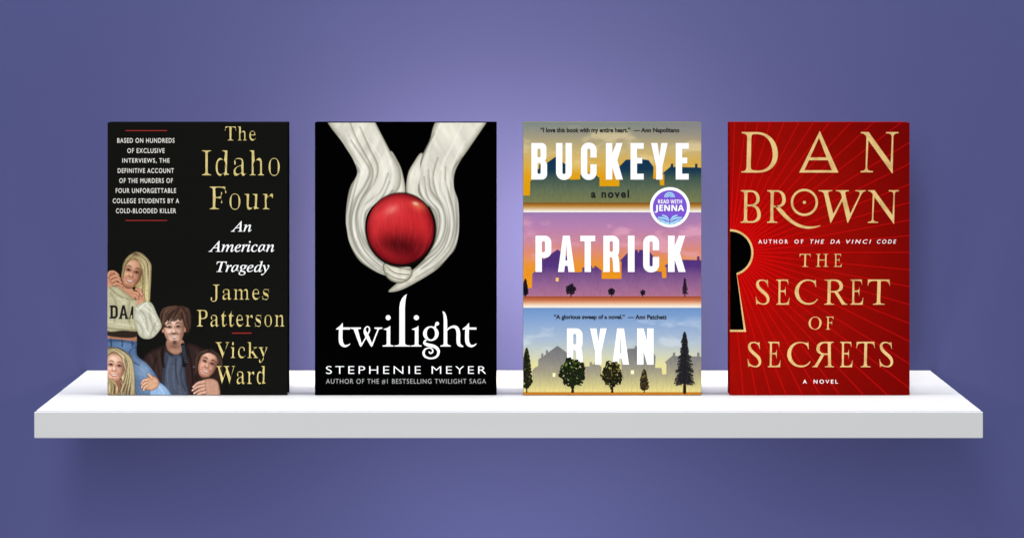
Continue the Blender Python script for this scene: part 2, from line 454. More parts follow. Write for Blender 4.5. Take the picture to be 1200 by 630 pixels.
# dark jacket of the man, behind everything
jack = [(62, 262), (52, 266), (43, 273), (40, 285), (44, 300), (52, 318), (58, 330), (112, 330), (118, 300), (121, 285), (118, 270), (108, 262), (95, 258), (84, 266), (70, 260)]
P.poly(jack, (52, 36, 34), .8, smooth=True, rim=(28, 22, 21), rimw=6)
jc = catmull(jack, 6, True)
for (p, w, a) in (([(50, 272), (56, 290), (58, 312)], 3, .5), ([(60, 268), (62, 285), (66, 312)], 2, .6), ([(104, 268), (112, 280), (112, 300)], 3, .5), ([(45, 280), (50, 292), (49, 305)], 1.6, .5)):
    P.line(p, w, (78, 56, 50), 2.5, a, clip=jc)
for p in ([(48, 290), (54, 300), (53, 312)], [(108, 275), (104, 290), (108, 305)], [(57, 275), (54, 288), (58, 300)]):
    P.line(p, 1.2, (16, 13, 13), 1.6, .8, clip=jc)
# t-shirt
tee = [(68, 268), (75, 272), (84, 270), (90, 280), (92, 300), (94, 325), (64, 325), (64, 300), (65, 283)]
P.poly(tee, (72, 80, 98), .8, smooth=True, rim=(44, 48, 62), rimw=5)
tc_ = catmull(tee, 6, True)
for p in ([(74, 276), (70, 292), (72, 316)], [(84, 276), (82, 296), (86, 318)], [(78, 285), (77, 300), (79, 312)]):
    P.line(p, 1.6, (98, 108, 128), 2, .6, clip=tc_)
for p in ([(70, 274), (67, 290), (66, 310)], [(80, 276), (80, 290), (83, 306)], [(88, 282), (86, 298), (91, 314)]):
    P.line(p, 1.4, (38, 42, 54), 1.8, .7, clip=tc_)
# neck, collar
P.poly([(70, 254), (88, 254), (89, 266), (80, 272), (70, 266)], (176, 128, 104), .8, smooth=True, rim=(110, 72, 58), rimw=3)
P.glow(78, 262, 8, 3, (100, 62, 50), .6)
P.line([(88, 260), (91, 270), (90, 284)], [4, 7, 5], (24, 24, 30), .8)
for i in range(9):
    P.line([(86 + i * .6, 263 + i * 2.2), (90 + i * .5, 261 + i * 2.4)], .7, (118, 128, 150), .7, .7)
P.line([(66, 262), (64, 272), (66, 286)], [2, 3, 2], (30, 22, 22), 1)
P.line([(94, 262), (98, 282), (100, 300), (102, 318)], 2.2, (30, 22, 22), 1, .8)
P.line([(101, 286), (106, 285)], 1.4, (110, 120, 170), .6, .8)
# man's hair and face
mh = [(62, 232), (63, 224), (70, 217), (79, 214.5), (88, 217), (95, 223), (98, 232), (96, 242), (93, 249), (90, 243), (66, 243), (63, 246), (60, 238)]
P.poly(mh, (66, 44, 36), 1.0, smooth=True, rim=(34, 22, 19), rimw=3)
face(P, 77.8, 241.5, 12.6, 17.8, -3, (228, 184, 160), (156, 108, 88), (250, 218, 198), lip=(178, 112, 98), brow=(52, 34, 28), lx=-1, grin=.8, beard=True)
P.ellipse(65.4, 243, 1.6, 3.4, (196, 142, 116), 5, soft=.7, rim=(140, 90, 70), rimw=1)
P.ellipse(90.6, 242.5, 1.6, 3.4, (170, 118, 94), -8, soft=.7, rim=(120, 76, 60), rimw=1)
bangs = [(62.5, 240), (61, 230), (64, 221), (71, 216), (80, 214), (89, 217), (95.5, 224), (97.5, 234), (95, 246), (92, 240), (90, 232.5), (87.5, 229), (85, 232.5), (82, 228.5), (78.5, 232), (75.5, 228.5), (71.5, 232.5), (69.5, 230), (67, 234), (65.5, 242)]
P.poly(bangs, (72, 48, 39), .9, smooth=True, rim=(46, 31, 26), rimw=2.5)
bc = catmull(bangs, 6, True)
r_ = random.Random(4)
for i in range(90):
    a0 = r_.uniform(-1.2, 1.2); x = 79 + 16 * math.sin(a0); y = 220 + 10 * abs(math.sin(a0))
    P.line([(79 + 5 * math.sin(a0), 217), (x, y), (x + r_.uniform(-3, 2), y + r_.uniform(7, 13))], [.5, .9, .3], r_.choice([(112, 78, 60), (96, 66, 52), (30, 20, 18), (48, 32, 27), (134, 98, 76)]), .6, .6, clip=bc)

for i in range(34):      # loose ends that break the outline
    a0 = math.radians(-205 + 230 * i / 33); x, y = 79.2 + 17 * math.cos(a0), 232 + 16.5 * math.sin(a0)
    dx = r_.uniform(-2.2, 2.2)
    P.line([(79 + 13 * math.cos(a0 - .25), 231 + 13 * math.sin(a0 - .25)), (x, y), (x + dx, y + r_.uniform(.5, 4))], [1.6, 1.5, .4], r_.choice([(58, 39, 32), (44, 29, 25), (80, 55, 44)]), .7, .9)
mop = [(72, 48, 39), (50, 34, 28), (96, 68, 54), (36, 24, 21), (118, 86, 68)]
flow(P, [(83, 217), (76, 224), (69, 233)], [(81, 214.5), (64, 219), (61.5, 240)], 90, mop, 78, 1.0, .8)
flow(P, [(82, 217), (86, 224), (89.5, 236)], [(84, 214.5), (97, 221), (97.5, 243)], 80, mop, 79, 1.0, .8)
flow(P, [(84, 216), (78, 222), (70, 234)], [(85, 217), (86, 226), (80, 232.5)], 70, mop, 80, 1.0, .8)
# woman on the right, resting against the jacket
rh = [(103, 300), (103, 286), (106, 272), (114, 265), (124, 266), (131, 274), (134, 288), (134, 300), (128, 306), (112, 304)]
P.poly(rh, (44, 31, 27), 1.2, smooth=True, rim=(24, 19, 17), rimw=3)
face(P, 117.5, 282.8, 11.2, 16.6, 20, (214, 156, 130), (136, 86, 68), (240, 194, 170), lip=(160, 94, 84), brow=(40, 26, 22), lx=-1, grin=.95)
P.poly([(104, 284), (105, 273), (112, 265.5), (123, 266), (131, 272), (126, 272), (118, 269.5), (110, 273), (107, 280)], (38, 27, 24), .9, smooth=True)
brun = [(58, 42, 36), (40, 29, 25), (84, 62, 50), (30, 22, 20), (102, 76, 60)]
flow(P, [(119, 269), (109, 273.5), (105.5, 290)], [(117, 265), (104, 273), (102, 298)], 50, brun, 76, .8, .6)
flow(P, [(119, 269), (129, 277), (129.5, 298)], [(121, 264.5), (133.5, 276), (135, 300)], 50, brun, 77, .8, .6)
P.poly([(100, 330), (98, 312), (104, 303), (118, 298), (130, 303), (133, 316), (133, 330)], (46, 30, 32), 1, smooth=True)
# right foreground hand
P.poly([(106, 306), (112, 301), (121, 299.5), (128, 302), (131, 309), (130, 322), (108, 323), (108, 314)], (196, 146, 122), .7, smooth=True, rim=(130, 84, 66), rimw=3)
for (x0, y0, x1, y1, x2, y2) in ((113, 303.5, 106, 305, 100.5, 309.5), (113, 307.5, 105.5, 309.5, 99.5, 313.5), (113.5, 311.5, 107, 313.5, 101.5, 316.8), (114.5, 315.5, 108.5, 317, 104, 319.5)):
    P.line([(x0, y0 + .5), (x1, y1 + .5), (x2, y2 + .4)], [4.2, 3.8, 2.6], (110, 68, 54), .7)
    P.line([(x0, y0), (x1, y1), (x2, y2)], [3.3, 2.9, 1.9], (214, 164, 140), .6)
    P.ellipse(x2 + .3, y2 - .1, 1.0, .7, (238, 206, 190), -35, soft=.5)

# standing woman, sweater and jeans -------------------------------------------------
jeans = [(-4, 252), (14, 250), (33, 255), (34, 266), (36, 274), (46, 282), (56, 294), (63, 308), (68, 330), (-4, 330)]
P.poly(jeans, (80, 106, 142), .8, smooth=True, rim=(48, 66, 96), rimw=4)
jn = catmull(jeans, 6, True)
P.glow(42, 290, 10, 13, (136, 164, 196), .75, -35, jn)
P.glow(20, 262, 12, 6, (104, 142, 192), .6, 0, jn)
P.glow(50, 312, 12, 6, (112, 140, 174), .7, -20, jn)
P.line([(-2, 256), (14, 255), (33, 259)], 2.6, (58, 76, 108), .8, .9, clip=jn)
for x in (4, 17, 29): P.line([(x, 253), (x + .5, 262)], 1.8, (46, 62, 92), .6, .9, clip=jn)
P.line([(34, 262), (26, 268), (28, 278), (37, 284)], 1.3, (48, 66, 98), .9, .8, clip=jn)
for i in range(60):
    x, y = r_.uniform(0, 62), r_.uniform(254, 318)
    P.line([(x, y), (x + r_.uniform(2, 6), y + r_.uniform(2, 6))], .5, r_.choice([(170, 196, 226), (56, 80, 122), (120, 150, 194)]), .8, .35, clip=jn)
P.poly([(-4, 243), (34, 247), (34.5, 256), (20, 254.5), (-4, 252)], (176, 116, 84), .7)       # midriff
P.poly([(-4, 238), (34, 240), (35, 250), (20, 252), (-4, 248)], (48, 36, 30), .8, smooth=True)
P.poly([(3, 192), (22, 190), (33, 200), (30, 208), (14, 206)], (206, 144, 110), .8, smooth=True)
# long hair falling behind the shoulder
wh = [(17, 178), (19, 166), (25, 156), (34, 151.5), (43, 155), (49, 165), (50.5, 180), (50, 196), (49, 211), (43, 212), (38, 204), (30, 190), (21, 188)]
P.poly(wh, (180, 160, 106), .9, smooth=True, rim=(120, 100, 56), rimw=3)
wc = catmull(wh, 6, True)
hairstrands(P, wc, 3, 44, (38, 160, 50, 196), [(226, 214, 150), (206, 190, 122), (132, 110, 62), (238, 228, 176), (110, 88, 48)], (0.03, 1), .8, 1)
sweat = [(-4, 196), (3, 191), (12, 192), (22, 200), (31, 206), (38, 212), (40, 226), (37, 240), (34, 244.5), (20, 243.5), (-4, 241)]
P.poly(sweat, (192, 186, 148), .8, smooth=True, rim=(140, 132, 96), rimw=4)
swc = catmull(sweat, 6, True)
P.line([(2, 193), (14, 203), (30, 208)], 2.2, (158, 150, 112), .8, .9, clip=swc)
for p in ([(4, 200), (10, 212), (8, 234)], [(26, 210), (24, 226), (28, 240)], [(34, 214), (33, 230), (34, 243)]):
    P.line(p, 2.2, (136, 128, 92), 2.5, .55, clip=swc)
for p in ([(12, 205), (16, 208), (18, 212)], [(0, 232), (14, 236), (30, 238)], [(20, 206), (21, 212)]):
    P.line(p, 1.8, (222, 216, 184), 2, .6, clip=swc)
P.line([(-2, 240), (16, 242.5), (34, 243.5)], 2.0, (150, 142, 106), .8, .8, clip=swc)
P.ellipse(5, 184, 0.1, 0.1, (0, 0, 0), soft=.2)
# face
face(P, 28.6, 176.2, 12.3, 18.2, 17, (212, 152, 118), (146, 92, 66), (240, 194, 160), lip=(160, 90, 76), brow=(96, 68, 44), lx=-1, grin=.92)
P.poly([(17, 182), (18, 168), (24, 157), (34, 152), (42, 155), (46, 166), (45, 182), (41, 190), (40.5, 178), (38.5, 167), (33, 159.5), (25, 163), (20.5, 171)], (178, 160, 98), .8, smooth=True, rim=(122, 100, 58), rimw=2)
wf = catmull([(17, 182), (18, 168), (24, 157), (34, 152), (42, 155), (46, 166), (45, 182), (41, 190), (40.5, 178), (38.5, 167), (33, 159.5), (25, 163), (20.5, 171)], 6, True)
for i in range(30):
    t = r_.uniform(0, 1); s = 1 if r_.random() < .65 else -1
    if s > 0: pts = [(33, 153), (40 + 3 * t, 162), (42 + 3 * t, 184)]
    else: pts = [(33, 153), (24 - 2 * t, 160 + t), (18.5 + t, 178)]
    P.line(pts, [.5, .9, .4], r_.choice([(222, 208, 150), (122, 98, 58), (238, 226, 176), (96, 76, 46)]), .6, .55, clip=wf)
blond = [(222, 208, 156), (196, 178, 124), (150, 128, 80), (104, 84, 54), (236, 226, 184), (172, 150, 100), (84, 66, 44)]
flow(P, [(31, 156), (39.5, 166), (41.5, 180), (41, 204)], [(34, 151.5), (49, 162), (50.5, 184), (48.5, 211)], 90, blond, 71)
flow(P, [(32, 156), (22, 166), (19, 182)], [(33, 151.5), (20.5, 161), (16.5, 181)], 34, blond, 72, .7)
P.line([(41.2, 172), (42.0, 184), (41, 200)], 1.2, (88, 66, 42), 1.6, .7)
P.glow(33, 154, 5, 2.4, (78, 56, 38), .7, 10)
# raised hand left of the face
hand(P, (-3, 190), (6, 184), 10, (214, 150, 116), (136, 84, 60),
     [[(3, 178), (8, 175.5), (13, 179)], [(4, 182), (10, 179.5), (15, 183.5)], [(6, 186), (12, 184), (16.5, 188)], [(8, 190), (13, 189), (17.5, 192.5)], [(1, 180), (3, 175.5), (8, 174.5)]])
# second hand under the chin
hand(P, (38, 212), (38, 204), 8.5, (216, 154, 120), (140, 86, 62),
     [[(36, 202), (33, 199), (31, 201)], [(35.5, 205.5), (32, 202.5), (30, 205.5)], [(38, 200), (35.5, 196), (33, 195.5)], [(40.5, 202), (38.5, 197), (36.5, 195)]])
P.line([(46, 190), (45.5, 200), (47, 210)], [3, 3.4, 1], (214, 200, 140), .8, .9)
# big sleeve
slv = [(33, 216), (40, 211), (48, 209.5), (53, 213), (58, 224), (63.5, 237), (60, 245), (53, 252), (45, 253.5), (38, 250.5), (34, 242), (31, 231), (31, 222)]
P.poly(slv, (206, 203, 182), .8, smooth=True, rim=(160, 162, 132), rimw=4)
sc_ = catmull(slv, 6, True)
for p in ([(36, 218), (44, 226), (47, 244)], [(50, 214), (50, 228), (56, 244)], [(34, 232), (40, 240), (42, 250)], [(58, 232), (54, 240), (50, 250)]):
    P.line(p, 1.8, (156, 152, 126), 2.2, .75, clip=sc_)
for p in ([(41, 216), (52, 224), (58, 236)], [(37, 226), (42, 236), (48, 248)], [(46, 213), (52, 219)]):
    P.line(p, 1.8, (232, 234, 212), 2, .75, clip=sc_)
P.line([(33, 216), (36, 219), (42, 213), (46, 211)], 1.6, (236, 236, 214), .8, .8, clip=sc_)
# lower-left woman
lh = [(-4, 268), (4, 263.5), (14, 264), (23, 270), (28, 280), (31, 296), (32, 310), (33, 330), (-4, 330)]
P.poly(lh, (150, 130, 92), .9, smooth=True, rim=(82, 64, 44), rimw=4)
lc = catmull(lh, 6, True)
hairstrands(P, lc, 8, 90, (14, 268, 33, 300), [(214, 198, 154), (184, 164, 118), (86, 66, 46), (60, 46, 34), (232, 220, 182), (120, 98, 66)], (0.12, 1), 1.0, 2, .6)
hairstrands(P, lc, 9, 46, (-2, 296, 28, 314), [(190, 170, 126), (90, 70, 50), (58, 44, 34), (216, 200, 160)], (0.1, 1), 1.0, 3, .6)
P.poly([(6, 300), (15, 299), (16, 312), (10, 318), (6, 312)], (150, 96, 72), .9, smooth=True, rim=(100, 62, 46), rimw=3)
face(P, 8.6, 286.3, 12.2, 17.2, 8, (230, 176, 148), (166, 110, 88), (248, 216, 194), lip=(178, 98, 88), brow=(112, 82, 58), lx=-1, grin=.98)
P.poly([(-4, 276), (-2, 268), (5, 264), (14, 265), (21, 272), (24, 284), (25, 300), (21, 302), (20.5, 288), (17, 277), (10, 270), (3, 271)], (168, 148, 106), .8, smooth=True, rim=(96, 76, 52), rimw=2)
lf = catmull([(-4, 276), (-2, 268), (5, 264), (14, 265), (21, 272), (24, 284), (25, 300), (21, 302), (20.5, 288), (17, 277), (10, 270), (3, 271)], 6, True)
for i in range(26):
    t = r_.uniform(0, 1)
    P.line([(4 + 3 * t, 265 + t), (15 + 3 * t, 270 + 2 * t), (21 + 3 * t, 290)], [.5, .9, .4], r_.choice([(226, 212, 170), (96, 74, 50), (240, 230, 196), (72, 54, 38)]), .6, .55, clip=lf)
for i in range(60):
    x = r_.choice((r_.uniform(-2, 6), r_.uniform(15, 28)))
    P.line([(x, 300 + r_.uniform(0, 6)), (x + 3, 309), (x + 1, 320)], [.6, 1.1, .5], r_.choice([(222, 206, 166), (84, 64, 46), (54, 40, 32)]), .7, .55, clip=lc)
flow(P, [(8, 267), (18.5, 276), (21.5, 292), (14, 314)], [(10, 263.5), (27, 274), (31.5, 297), (33, 322)], 130, blond + [(70, 54, 38), (60, 46, 34)], 73, 1.0, .85)
flow(P, [(8, 268), (1, 272), (-2.5, 282)], [(8, 263.5), (-2, 267), (-5, 280)], 24, blond, 74, .8)
flow(P, [(-3, 298), (2, 306), (1, 320)], [(6, 301), (12, 308), (12, 320)], 36, blond + [(70, 54, 38)], 75, 1.0, .8)
P.line([(20.6, 276), (22.2, 290), (19, 304)], 1.3, (76, 58, 40), 1.8, .7)
# hand on the jeans, pale blue sleeve
P.poly([(50, 312), (56, 303), (64, 306), (72, 314), (76, 326), (52, 326)], (142, 176, 214), .8, smooth=True, rim=(96, 128, 170), rimw=3)
P.line([(57, 306), (63, 312), (66, 319)], 1.2, (196, 214, 236), 1.4, .6)
P.poly([(43, 301), (48, 297.5), (55, 297), (60, 302), (59.5, 309), (53, 313.5), (45, 312.5), (42, 307)], (214, 162, 126), .7, smooth=True, rim=(146, 94, 66), rimw=3)
for pts in ([(47, 301), (42.5, 302), (39.5, 306)], [(46, 304.5), (42, 306.5), (40, 310.5)], [(47, 308), (43.5, 310), (42.5, 313.5)], [(52, 299), (49.5, 296), (47.5, 294)]):
    P.line([(x, y + .4) for x, y in pts], [3.2, 3, 2], (134, 84, 60), .7)
    P.line(pts, [2.5, 2.3, 1.4], (226, 174, 140), .6)
g = (fbm(P.U, P.V, .55, 61, 3) - .5) * .16 + (vnoise(P.U * 2.2, P.V * 2.2, 1.0, 62) - .5) * .07
lum = P.C.mean(-1, keepdims=True)
P.C = np.clip(lum + (P.C - lum) * .92, 0, 1)
P.C = np.clip(P.C * (1 + g * (lum[..., 0] > .09))[..., None], 0, 1)
P.build('cover_photograph', b, W, L1, label='printed photograph of four smiling young people')

ink = Ink()   # sweater lettering
ink.glyph([rect(0, 0, 30, 12), rect(0, 88, 30, 100), rr(8, 0, 70, 100, 30, (0, 1, 1, 0))], [rr(28, 16, 50, 84, 12, (0, 1, 1, 0))], (2.4, 214, 12.2, 229.5), (0, 0, 70, 100))
ink.glyph([[(35, 0), (60, 0), (92, 100), (68, 100), (60, 74), (36, 74), (28, 100), (4, 100)], rect(0, 90, 34, 100), rect(62, 90, 98, 100)], [[(48, 26), (57, 60), (40, 60)]], (13.2, 214, 24.6, 230), (0, 0, 98, 100))
ink.glyph([[(30, 0), (50, 0), (50, 100), (36, 100), (36, 70), (20, 70), (14, 100), (0, 100)]], [], (25.4, 215, 30.4, 230), (0, 0, 50, 100))
ink.build('sweater_lettering', M['ink'], b, W, L2)
T_ = Ink()
T_.text('The', (137.5, 4.9, 173.8, 21.4), 'bold', -0.004, thin=0.036, track=1.06)
T_.text('Idaho', (110.8, 32.8, 201.7, 62.5), 'bold', -0.006, thin=0.038, track=1.06)
T_.text('Four', (119.7, 75.2, 193.9, 102.1), 'bold', -0.006, thin=0.038, track=1.06)
T_.build('title_lettering', M['gold1'], b, W, L2)
T_ = Ink()
T_.text('An', (144.6, 115.4, 168.7, 128), 'ital', 0.006)
T_.text('American', (118.4, 138.5, 195.4, 151.6), 'ital', 0.006)
T_.text('Tragedy', (127.6, 162.3, 189.6, 178.8), 'ital', 0.006)
T_.build('subtitle_lettering', M['white'], b, W, L2)
T_ = Ink()
T_.text('James', (121, 189.7, 189.3, 209.7), 'bold', -0.004, thin=0.036, track=1.06)
T_.text('Patterson', (104.8, 219.4, 207.3, 239.0), 'bold', -0.004, thin=0.036, track=1.06)
T_.text('Vicky', (126.8, 256.8, 187.6, 281.2), 'bold', -0.004, thin=0.036, track=1.06)
T_.text('Ward', (127.6, 285.0, 185.3, 306.2), 'bold', -0.004, thin=0.036, track=1.06)
T_.build('author_lettering', M['gold1'], b, W, L2)
T_ = Ink()
for s, x0, x1, y0, y1 in (('BASED ON HUNDREDS', 69, 333, 88, 110), ('OF EXCLUSIVE', 115, 287, 135, 157), ('INTERVIEWS, THE', 92, 310, 181, 205),
                          ('DEFINITIVE ACCOUNT', 71, 330, 227, 249), ('OF THE MURDERS OF', 78, 325, 273, 295), ('FOUR UNFORGETTABLE', 62, 340, 319, 341),
                          ('COLLEGE STUDENTS BY A', 48, 354, 366, 388), ('COLD-BLOODED KILLER', 63, 340, 412, 434)):
    T_.text(s, (x0 / 3.938 - 6, y0 / 3.938 - 4, x1 / 3.938 - 6, y1 / 3.938 - 4), 'sans', 0.008, track=1.18)
T_.build('blurb_lettering', M['cream'], b, W, L2)
for r in ((21.2, 9.1, 69.9, 10.2), (21.2, 114.2, 69.9, 115.3), (145.9, 245.9, 168.8, 247.1)):
    T_ = Ink(); T_.shape([rect(*r)]); T_.build('rule_line', M['redink'], b, W, L2)

# ================================================================== book: black, pale folds and a red ball
W = 213.0
b = make_book(369, W, M['black'], 'second book from the left, black cover with a red ball held in pale folds')
P = Picture(10, 0.4, 206, 200, 3.0, (2, 2, 3))
def satin(base, f, seed, amp=0.10, th=0):
    c = np.array(base) / 255.0
    def fn(U, V):
        x = U * math.cos(th) + V * math.sin(th); y = -U * math.sin(th) + V * math.cos(th)
        n = fbm(x * 1.0, y * 0.25, f, seed, 3)
        return np.clip(c * (1 + amp * 2 * (n - 0.5))[..., None], 0, 1)
    return fn
pale, mid, dark = (226, 222, 206), (150, 146, 128), (64, 62, 52)
# far inner leaves of the folds
P.poly([(88, 34), (97, 45), (103, 60), (106, 84), (96, 96), (80, 96), (84, 66)], satin(pale, .2, 5), .7, smooth=True, rim=mid, rimw=5)
P.poly([(126, 36), (115, 48), (108.5, 62), (107.5, 84), (118, 98), (134, 98), (132, 66)], satin(pale, .2, 6), .7, smooth=True, rim=mid, rimw=5)
left = [(14, -8), (34, 26), (45, 44), (49.5, 60), (42, 74), (38, 90), (36.2, 112), (37.5, 126), (41, 142), (50, 159), (60, 168), (74, 176), (90, 182), (103, 190), (95, 197), (101, 172), (84, 162), (70, 150), (60, 132), (60, 112), (68, 98), (84, 88), (97, 80), (101, 66), (98, 50), (88, 33), (70, -2), (66, -10)]
right = [(148, -6), (134, 22), (124, 44), (124, 60), (121, 82), (134, 98), (141, 116), (140, 138), (131, 156), (122, 166), (108, 178), (96, 188), (86, 198), (100, 196.5), (121, 186), (143, 172), (156, 158), (164.5, 147), (168.8, 126), (168, 94), (163, 76), (163.8, 60), (170, 46), (181, 30), (204, -4), (206, -10)]
for shp, sd, th in ((left, 11, .45), (right, 12, -.45)):
    P.poly(shp, satin(pale, .12, sd, .12, th), .8, smooth=True, rim=mid, rimw=8)
lc, rc = catmull(left, 6, True), catmull(right, 6, True)
# printed pleats running down the cloth, gathered in a knot below the ball
def pleats(spine, clip, seed):
    r = random.Random(seed); S = catmull(spine, 4)
    d = np.gradient(S[:, :2], axis=0); d /= np.linalg.norm(d, axis=1)[:, None]
    n = np.stack([-d[:, 1], d[:, 0]], 1)
    for k in range(15):
        o = -1 + 2 * (k + r.uniform(-.3, .3)) / 14
        ph = r.uniform(0, 6.28)
        i0 = r.randrange(0, len(S) // 3); i1 = len(S) - r.randrange(0, len(S) // 5)
        pts = [(S[i, 0] + n[i, 0] * S[i, 2] * (o + .10 * math.sin(i * .25 + ph)), S[i, 1] + n[i, 1] * S[i, 2] * (o + .10 * math.sin(i * .25 + ph))) for i in range(i0, i1, 3)]
        m = len(pts); ww = [(.4 + 2.6 * math.sin(math.pi * q / max(m - 1, 1))) for q in range(m)]
        c = (255, 253, 244) if k % 2 else (112, 108, 92)
        P.line(pts, ww, c, 3.0, .62 if k % 2 else .5, smooth=True, clip=clip)
        if k % 2 == 0: P.line([(x + .8, y) for x, y in pts], .5, (70, 66, 54), .9, .4, smooth=True, clip=clip)
pleats([(42, -6, 26), (56, 24, 26), (72, 52, 26), (66, 76, 26), (50, 100, 14), (49, 126, 13), (58, 148, 12), (74, 164, 11), (92, 176, 10), (100, 188, 8)], lc, 5)
pleats([(176, -6, 26), (160, 24, 26), (146, 50, 24), (146, 76, 24), (155, 100, 14), (156, 124, 13), (148, 146, 13), (132, 162, 12), (114, 176, 10), (98, 188, 8)], rc, 6)
knot = [(80, 166), (90, 161), (103, 165), (114, 172), (112, 182), (102, 188), (90, 186), (82, 178)]
P.poly(knot, satin((216, 211, 192), .2, 9), .8, smooth=True, rim=(96, 92, 76), rimw=5)
for p in ([(84, 168), (94, 176), (110, 178)], [(88, 164), (98, 170), (112, 172)], [(84, 176), (94, 182), (106, 184)]):
    P.line(p, 1.1, (92, 88, 74), 1.2, .7)
    P.line([(x, y - 1.8) for x, y in p], 1.4, (250, 247, 234), 1.6, .6)
# red ball
ball = ell(100.3, 124.6, 39.4, 41.6, 60)
P.poly([(x + .5, y + 1.2) for x, y in ell(100.3, 124.6, 41.5, 43.8, 50)], (18, 12, 10), 2.2)
P.poly(ball, (204, 42, 46), .8, rim=(92, 10, 16), rimw=13)
P.glow(86, 105, 24, 15, (226, 66, 70), .8, -20, ball)
P.glow(112, 150, 30, 20, (96, 10, 18), .75, 10, ball)
P.glow(96, 143, 22, 11, (52, 6, 12), .65, 8, ball)
P.glow(90, 102, 8, 4.5, (246, 150, 140), .6, -28, ball)
P.glow(122, 98, 9, 5, (236, 120, 80), .7, 20, ball)
P.glow(118, 95, 3.5, 2, (255, 226, 190), .8, 20, ball)
P.glow(70, 124, 5, 16, (214, 52, 56), .5, 8, ball)
P.glow(132, 128, 5, 16, (196, 40, 46), .5, -8, ball)
r_ = random.Random(12)
for i in range(150):
    a = r_.uniform(-1.3, 1.3); t0 = r_.uniform(-.75, .5); q = lambda t: (100.3 + 38 * math.sin(a) * math.cos(t * 1.35), 124.6 + 40 * math.sin(t * 1.35))
    P.line([q(t0), q(t0 + .12), q(t0 + .25)], [.3, .8, .3], r_.choice([(232, 92, 84), (150, 18, 26), (214, 60, 58), (120, 12, 20)]), 1.0, .20, clip=ball)
P.build('cover_picture', b, W, L1, label='printed picture of a red ball cradled in pale satin folds')

T_ = Ink()
S_ = 7.41
fA = lambda pts: [(x / S_ + 21, y / S_ + 196) for x, y in pts]
fB = lambda pts: [(x / S_ + 106, y / S_ + 196) for x, y in pts]
def tw(pos, neg=(), f=fA, dx=0):
    T_.shape([f([(x + dx, y) for x, y in p]) for p in pos], [f([(x + dx, y) for x, y in p]) for p in neg])
t_pos = ribbon([(70, 326), (68, 420), (76, 464), (100, 485), (128, 482), (151, 466)], [32, 33, 33, 22, 14, 5]) + [[(28, 338), (62, 312), (86, 284), (88, 325), (150, 325), (150, 343), (30, 343)]]
tw(t_pos)
tw(ribbon([(197, 334), (244, 482)], [36, 20], smooth=False) + [[(228, 470), (258, 455), (243, 496)]]
   + ribbon([(246, 486), (298, 392)], 10, smooth=False) + [[(154, 325), (244, 325), (244, 336), (225, 340), (178, 340), (154, 335)]]
   + ribbon([(337, 480), (290, 384), (278, 352), (286, 326), (304, 318), (319, 336), (313, 366), (294, 398)], [20, 32, 20, 11, 10, 12, 12, 9])
   + [[(322, 470), (352, 455), (336, 496)]] + ribbon([(338, 486), (398, 332)], 12, smooth=False) + [[(362, 325), (431, 325), (431, 334), (408, 340), (385, 339), (362, 335)]])
i_pos = [rect(468, 334, 499, 482), [(438, 341), (478, 326), (499, 311), (499, 350), (468, 350), (452, 345)], [(432, 490), (432, 482), (455, 479), (468, 470), (499, 470), (508, 479), (526, 482), (526, 490)], ell(481, 240, 22, 22, 24)]
tw(i_pos)
tw([[(643, 36), (633, 80), (628, 120), (626, 160), (626, 462), (634, 474), (650, 480), (673, 482), (673, 490), (535, 490), (535, 482), (560, 479), (574, 472), (578, 460), (578, 150), (584, 112), (600, 74), (620, 50)]])
tw(i_pos, dx=-385, f=fB)
gp = ribbon([(192, 428), (170, 442), (168, 462), (196, 476), (246, 488), (280, 512), (288, 545), (268, 580), (220, 593), (174, 578), (158, 545), (176, 512), (212, 502), (236, 518), (236, 540), (216, 548), (205, 534)],
            [10, 16, 24, 28, 28, 26, 22, 18, 14, 18, 20, 14, 10, 11, 13, 14, 8])
tw([ell(222, 378, 68, 64, 40)] + ribbon([(258, 336), (262, 308), (274, 294)], [16, 14, 16]) + [ell(277, 292, 17, 16, 20)], [ell(222, 377, 36, 52, 32)], f=fB)
tw(gp, f=fB)
tw([[(322, 184), (342, 192), (356, 222), (363, 262), (364, 300), (364, 464), (372, 476), (393, 482), (393, 490), (304, 490), (304, 482), (324, 478), (333, 466), (333, 260), (331, 218)]]
   + ribbon([(352, 362), (380, 332), (418, 319), (448, 332), (460, 372), (460, 440), (468, 474), (503, 491)], [8, 14, 22, 30, 32, 32, 28, 9]), f=fB)
tw(t_pos, dx=467, f=fB)
T_.build('title_lettering', M['white'], b, W, L2)
T_ = Ink()
T_.text('STEPHENIE', (13.1, 285.0, 124.2, 294.2), 'sans', -0.010, track=1.30)
T_.text('MEYER', (136.8, 285.2, 200.5, 294.0), 'sans', -0.010, track=1.30)
T_.build('author_lettering', M['white'], b, W, L2)
T_ = Ink()
T_.text('AUTHOR OF THE #1 BESTSELLING TWILIGHT SAGA', (13.1, 300.0, 200.5, 306.2), 'sans', -0.006, track=1.18)
T_.build('tagline_lettering', M['grey'], b, W, L2)

